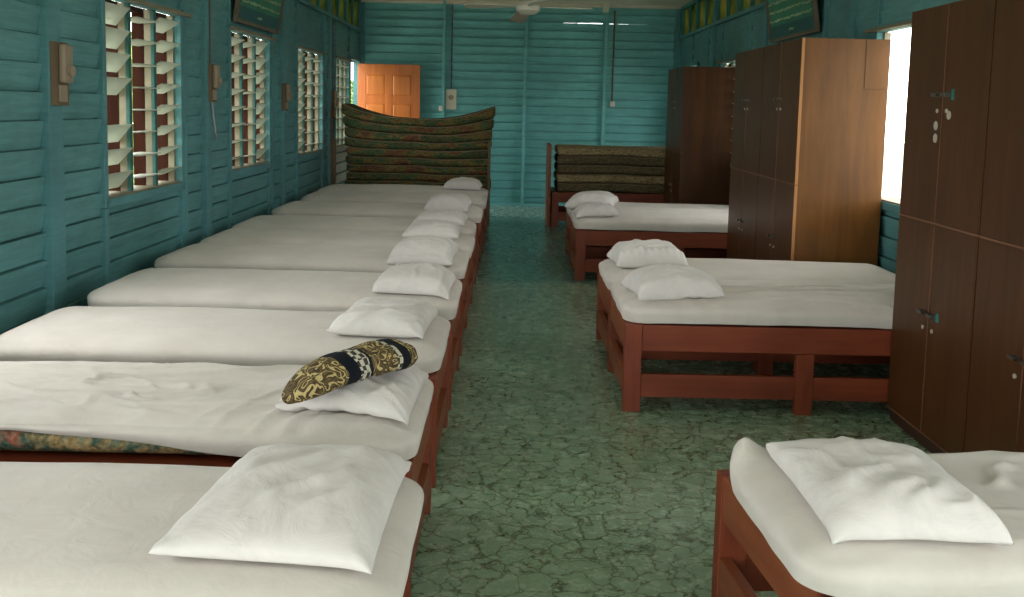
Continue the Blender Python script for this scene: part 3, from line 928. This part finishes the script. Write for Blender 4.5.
# ------------------------------------------------------------------ lockers
def make_locker(W=1.0, H=2.125, Dp=.62, side='locker'):
    """front faces -X; width along Y"""
    root = empty('locker'); w = W/2; d = Dp/2; mid = 1.09
    for sy in (-1, 1):
        y0, y1 = sorted((sy*w, sy*(w-.018)))
        MB().box(-d+.02, d, y0, y1, .0, H).build('side_panel', M[side], root, bevel=.002)
    MB().box(-d+.02, d, -w+.0185, w-.0185, H-.02, H).build('top_panel', M['locker'], root)
    MB().box(d-.012, d, -w+.0185, w-.0185, .0, H-.021).build('back_panel', M['locker'], root)
    MB().box(-d+.02, d-.013, -w+.0185, w-.0185, mid-.01, mid+.01).build('shelf', M['locker'], root)
    MB().box(-d+.015, -d+.035, -w+.0185, w-.0185, 0, .07).build('plinth', M['plinth'], root)
    for za, zb in ((mid-.004, mid+.004), (.066, .073)):
        MB().box(-d-.002, -d+.019, -w, w, za, zb).build('edge_strip', M['locker_edge'], root)
    for za, zb in ((.0735, mid-.0045), (mid+.0045, H)):
        MB().box(-d+.0, -d+.0195, -w, -w+.012, za, zb).build('corner_strip', M['gold_strip_lit' if side == 'locker_gold' else side], root)
    if side == 'locker_gold':
        MB().box(d-.17, d-.004, -w-.004, -w-.0005, 1.78, H-.004).build('cover_strip', M[side], root)
    doors = []
    ya = -w+.0125
    cw = (2*w-.0125-.002)/2
    for r, (z0, z1) in enumerate(((.0745, mid-.0055), (mid+.0055, H-.002))):
        for c in range(2):
            y0 = ya + c*cw + .0015; y1 = ya + (c+1)*cw - .0015
            dr = MB().box(-d, -d+.018, y0, y1, z0, z1).build('door', M['locker'], root, bevel=.002)
            doors.append(dr)
            if c == 1: MB().box(-d-.003, -d+.017, y0-.0025, y0-.0004, z0+.002, z1-.002).build('door_edge', M['locker_edge'], dr)
            # handle on the edge towards the middle seam
            ym = y1-.05 if c == 0 else y0+.05
            zh = .655 if r == 0 else 1.70
            hd = MB()
            hd.box(-d-.006, -d-.0005, ym-.03, ym+.03, zh-.010, zh+.010)
            hd.box(-d-.022, -d-.006, ym-.022, ym-.016, zh-.007, zh+.007); hd.box(-d-.022, -d-.006, ym+.016, ym+.022, zh-.007, zh+.007)
            hd.box(-d-.028, -d-.022, ym-.026, ym+.026, zh-.008, zh+.008)
            hd.build('handle', M['metal'], dr, bevel=.001)
            kh = MB().cyl((-d-.006, ym, zh-.075), .010, .0055, 'x', 14)
            kh.build('keyhole_plate', M['sticker'], dr)
    return root, doors
LKX = 2.025+.31
lk = [(4.72, .89, 'locker', 'dark brown wooden locker at the right edge, with a teal tag and white stickers'),
      (3.825, .89, 'locker', 'dark brown wooden locker cut off by the right edge, nearest the camera'),
      (7.61, 1.05, 'locker_gold', 'wooden locker with a broad golden-brown side panel, behind the pair of beds'),
      (8.665, 1.05, 'locker', 'dark wooden locker joined behind the golden-sided one'),
      (12.70, 1.20, 'locker', 'dark wooden locker farthest back on the right, by the tan mattress pile')]
for i, (y, W, side, lab) in enumerate(lk):
    r, doors = make_locker(W, side=side)
    r.location = (LKX + (.0 if i < 4 else .03), y, 0)
    tag(r, lab, 'locker', 'wooden lockers along the right wall')
    if i == 0:
        d = .31
        far = doors[3]; near = doors[2]
        st = MB()
        def oval(mb, y, z, ry, rz):
            o = len(mb.v); n_ = 18
            for t in (-d-.0022, -d-.0002):
                for q in range(n_):
                    a = 2*math.pi*q/n_; mb.v.append((t, y+ry*math.cos(a), z+rz*math.sin(a)))
            for q in range(n_):
                l = (q+1) % n_; mb.f.append((o+q, o+l, o+n_+l, o+n_+q))
            mb.f.append(tuple(o+q for q in range(n_))); mb.f.append(tuple(o+n_+q for q in range(n_))[::-1])
        for yy_, zz_ in ((.065, 1.555), (.062, 1.495)):
            mb = MB(); oval(mb, yy_, zz_, .022, .022); mb.build('sticker', M['sticker'], far)
        mb = MB(); oval(mb, -.07, 1.605, .022, .020); mb.build('sticker', M['sticker'], near)
        MB().box(-d-.0025, -d-.0005, -.115, -.085, 1.675, 1.725).build('tag', M['tealtag'], near)
        MB().box(-d-.0025, -d-.0005, -.11, -.08, .635, .675).build('tag', M['tealtag'], doors[0])

# ------------------------------------------------------------------ fan
F = empty('ceiling_fan', (.14, 10.0, 2.56)); tag(F, 'cream ceiling fan hanging at the top centre of the photo', 'fan')
MB().lathe((0, 0, 0), [(.02, -.06), (.07, -.055), (.115, -.02), (.12, .02), (.09, .06), (.04, .085), (.022, .09)]).build('motor_housing', M['fan'], F)
MB().cyl((0, 0, .09), .014, .56, 'z', 12).build('downrod', M['fan'], F, smooth=True)
MB().lathe((0, 0, .60), [(.02, 0), (.06, .03), (.065, .075), (.06, .079)]).build('ceiling_cup', M['fan'], F)
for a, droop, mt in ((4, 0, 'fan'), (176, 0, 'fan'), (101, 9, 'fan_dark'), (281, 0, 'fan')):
    mb = MB()
    pr = [(.10, -.025), (.20, -.045), (.35, -.075), (.58, -.085), (.63, -.06), (.63, .05), (.58, .075), (.35, .065), (.20, .045), (.10, .025)]
    mb.quad_prism(pr, 'z', -.004, .004)
    mb.xform(Matrix.Rotation(rad(a), 4, 'Z') @ Matrix.Rotation(rad(droop), 4, 'Y') @ Matrix.Rotation(rad(9), 4, 'X'))
    mb.xform(Matrix.Translation((0, 0, .02)))
    mb.build('blade', M[mt], F)

# ------------------------------------------------------------------ switch boards and cables on the walls
def regulator(y, z0, z1, label, tail=False, x=XL+.038):
    R = empty('fan_regulator', (x, y, z0)); tag(R, label, 'switch', 'fan regulators on the left wall')
    h = z1-z0
    MB().box(0, .022, -.105, .105, 0, h).build('backing_board', M['board'], R, bevel=.003)
    b = MB(); b.box(.0225, .058, -.02, .085, h*.36, h*.97); b.build('regulator_box', M['bakelite'], R, bevel=.014)
    k_ = MB(); k_.cyl((.0585, .032, h*.55), .030, .02, 'x', 18); k_.build('knob', M['bakelite'], R, smooth=True)
    MB().box(.0225, .036, -.03, .055, h*.06, h*.32).build('switch_plate', M['bakelite'], R, bevel=.003)
    MB().tube([(.008, -.03, h+.001), (.008, -.03, 2.70-z0)], .008).build('cable', M['cable'], R)
    if tail:
        MB().tube([(.012, .0, -.002), (.014, .02, -.10), (.02, .05, -.22), (.02, .09, -.30)], .008).build('loose_cord', M['white_cable'], R)
    return R
regulator(5.37, 1.55, 1.885, 'wooden fan regulator board on the left wall, nearest the camera')
regulator(8.11, 1.58, 1.885, 'wooden fan regulator board with a pale cord hanging below it', tail=True)
regulator(10.72, 1.50, 1.79, 'wooden fan regulator board between the second and third louvred windows')
regulator(13.62, 1.38, 1.76, 'narrow wooden regulator board beside the farthest louvred window')

R = empty('fan_regulator', (-.972, YB-.02, 1.53)); tag(R, 'cream fan regulator on the back wall above the patterned mattress pile', 'switch')
MB().box(-.085, .085, -.03, 0, 0, .32).build('regulator_box', M['ivory'], R, bevel=.01)
MB().cyl((0, -.055, .19), .04, .024, 'y', 18).build('knob', M['bakelite'], R, smooth=True)
MB().tube([(.0, -.012, .321), (0, -.012, 1.66)], .011).build('cable', M['cable'], R)
s_ = MB().box(-.03, .03, -.045, 0, 0, .08).build('wall_hook', M['ivory'], None, bevel=.008)
s_.location = (-1.13, YB-.078, 1.50); tag(s_, 'tiny cream fitting on the post left of the back wall regulator', 'fitting')
R = empty('light_switch', (1.615, YB-.02, 1.63)); tag(R, 'small square light switch at the end of a conduit on the back wall', 'switch')
MB().box(-.04, .04, -.035, 0, 0, .085).build('switch_plate', M['ivory'], R, bevel=.005)
MB().tube([(-.01, -.012, .086), (-.01, -.012, 1.52)], .013).build('cable', M['board'], R)

# ------------------------------------------------------------------ signs leaning out above the windows
def sign(side, yc, w, z0, h, lean, label):
    s = 1 if side == 'left' else -1
    X = (XL+.065) if side == 'left' else (XR-.065)
    S = empty('sign_board', (X, yc, z0)); tag(S, label, 'sign', 'lettered boards above the windows')
    mats = Matrix.Rotation(s*rad(lean), 4, 'Y')
    fr = MB()
    fr.box(-.012, .022, -w/2, -w/2+.045, 0, h); fr.box(-.012, .022, w/2-.045, w/2, 0, h)
    fr.box(-.012, .022, -w/2+.045, w/2-.045, 0, .035); fr.box(-.012, .022, -w/2+.045, w/2-.045, h-.035, h)
    if s < 0: fr.xform(Matrix.Scale(-1, 4, (1, 0, 0)))
    fr.xform(mats); fr.build('frame', M['signframe'], S)
    pn = MB().box(-.008, .008, -w/2+.046, w/2-.046, .036, h-.036); pn.xform(mats); pn.build('panel', M['sign'], S)
    bd = MB().box(s*.0085, s*.0105, -w/2+.05, w/2-.05, .04, .15); bd.xform(mats); bd.build('lower_band', M['signband'], S)
    # illegible painted lines of writing: strings of small strokes
    rows = int((h-.25)/.085)
    rng = random.Random(int(yc*10))
    for r in range(rows):
        z = .20 + r*.085
        mb = MB(); y = -w/2+.10; line = []
        while y < w/2-.10:
            L = rng.uniform(.03, .11); npt = max(3, int(L/.012))
            line += [(s*.011, y+L*q/npt, z + rng.uniform(-.014, .014)) for q in range(npt+1)]
            y += L + rng.uniform(.012, .05)
        mb.tube(line, .0042, 5)
        mb.xform(mats); mb.build('lettering', M['signink'], S)
    mb = MB(); pts = [(s*.012, -.08+.012*q, .09+rng.uniform(-.012, .012)) for q in range(14)]
    mb.tube(pts, .005, 5); mb.xform(mats); mb.build('lettering', M['signink'], S)
sign('left', 9.50, 1.58, 2.275, .85, 9, 'dark green lettered board leaning out over the second left window')
sign('right', 9.52, 1.56, 2.30, .85, 9, 'dark green lettered board leaning out above the right-hand lockers')

# ------------------------------------------------------------------ outside
tag(MB().box(-60, 60, -50, 80, -.75, -.62).build('ground', M['ground']), kind='structure')
def hedge(name, x, y0, y1, hgt, seed):
    rng = random.Random(seed); mb = MB()
    y = y0
    while y < y1:
        for q in range(16):
            c = Vector((x+rng.uniform(-1.2, 1.2), y+rng.uniform(-1, 1), rng.uniform(-.3, hgt)))
            for t in range(14):
                p = c + Vector((rng.uniform(-.6, .6), rng.uniform(-.6, .6), rng.uniform(-.5, .5)))
                a = Vector((rng.uniform(-1, 1), rng.uniform(-1, 1), rng.uniform(-1, 1))).normalized()*.22
                b = a.cross(Vector((rng.uniform(-1, 1), rng.uniform(-1, 1), 1))).normalized()*.13
                o = len(mb.v)
                mb.v += [tuple(p-a), tuple(p+b), tuple(p+a), tuple(p-b)]; mb.f.append((o, o+1, o+2, o+3))
        y += 1.4
    o = mb.build(name, M['leaf'])
    tag(o, 'green foliage glimpsed through the %s' % ('left louvred windows' if x < 0 else 'high panes of the right wall'), 'foliage', kind='stuff')
hedge('foliage', -9.5, 10, 60, 2.6, 3)

# ------------------------------------------------------------------ light
w = bpy.data.worlds.new('overcast'); SC.world = w; w.use_nodes = True
bg = w.node_tree.nodes['Background']
bg.inputs['Color'].default_value = (1.0, .985, .945, 1)
bg.inputs['Strength'].default_value = 7.0
def portal(loc, rot, sx, sy):
    L = bpy.data.lights.new('portal', 'AREA'); L.shape = 'RECTANGLE'; L.size = sx; L.size_y = sy
    L.cycles.is_portal = True
    o = bpy.data.objects.new('window_portal', L); COL.objects.link(o); o.location = loc; o.rotation_euler = rot
for a, b in LWIN+OPEN:
    portal((XL-.20, (a+b)/2, (SILL+HEAD)/2), (0, rad(-90), 0), HEAD-SILL+.1, b-a+.1)
for a, b in RWIN+OPEN:
    portal((XR+.20, (a+b)/2, (SILL+HEAD)/2), (0, rad(90), 0), HEAD-SILL+.1, b-a+.1)
for a, b in TRB:
    portal((XL-.12, (a+b)/2, sum(TR)/2), (0, rad(-90), 0), .45, b-a)
    portal((XR+.12, (a+b)/2, sum(TR)/2), (0, rad(90), 0), .45, b-a)
portal((XL-.1, sum(DOOR)/2, 1.12), (0, rad(-90), 0), 2.3, .95)
portal((XR+.1, sum(ADDED_RDOOR)/2, 1.12), (0, rad(90), 0), 2.3, .6)
portal((.15, YF-.1, 1.22), (rad(90), 0, 0), 4.2, 2.5)

# ------------------------------------------------------------------ camera
f, cy, yaw, pit, rol, H = 1000.155, 212.442, .0028, .1056, .0228, 1.6
cam = bpy.data.cameras.new('camera'); co = bpy.data.objects.new('camera', cam); COL.objects.link(co)
cam.sensor_fit = 'HORIZONTAL'; cam.sensor_width = 36.0
cam.lens = f*36.0/1024
cam.shift_x = 0.0
cam.shift_y = -(298.5-cy)/1024
cam.clip_start = .05; cam.clip_end = 300
fw = Vector((math.sin(yaw)*math.cos(pit), math.cos(yaw)*math.cos(pit), -math.sin(pit)))
rt0 = Vector((math.cos(yaw), -math.sin(yaw), 0))
up0 = rt0.cross(fw)
rt = rt0*math.cos(rol) + up0*math.sin(rol)
up = -rt0*math.sin(rol) + up0*math.cos(rol)
R3 = Matrix((rt, up, -fw)).transposed()
co.matrix_world = Matrix.Translation((0, 0, H)) @ R3.to_4x4()
SC.camera = co

SC.view_settings.view_transform = 'Standard'
SC.view_settings.look = 'None'
SC.view_settings.exposure = 0.0
SC.cycles.use_denoising = True
SC.cycles.max_bounces = 10
SC.cycles.diffuse_bounces = 6
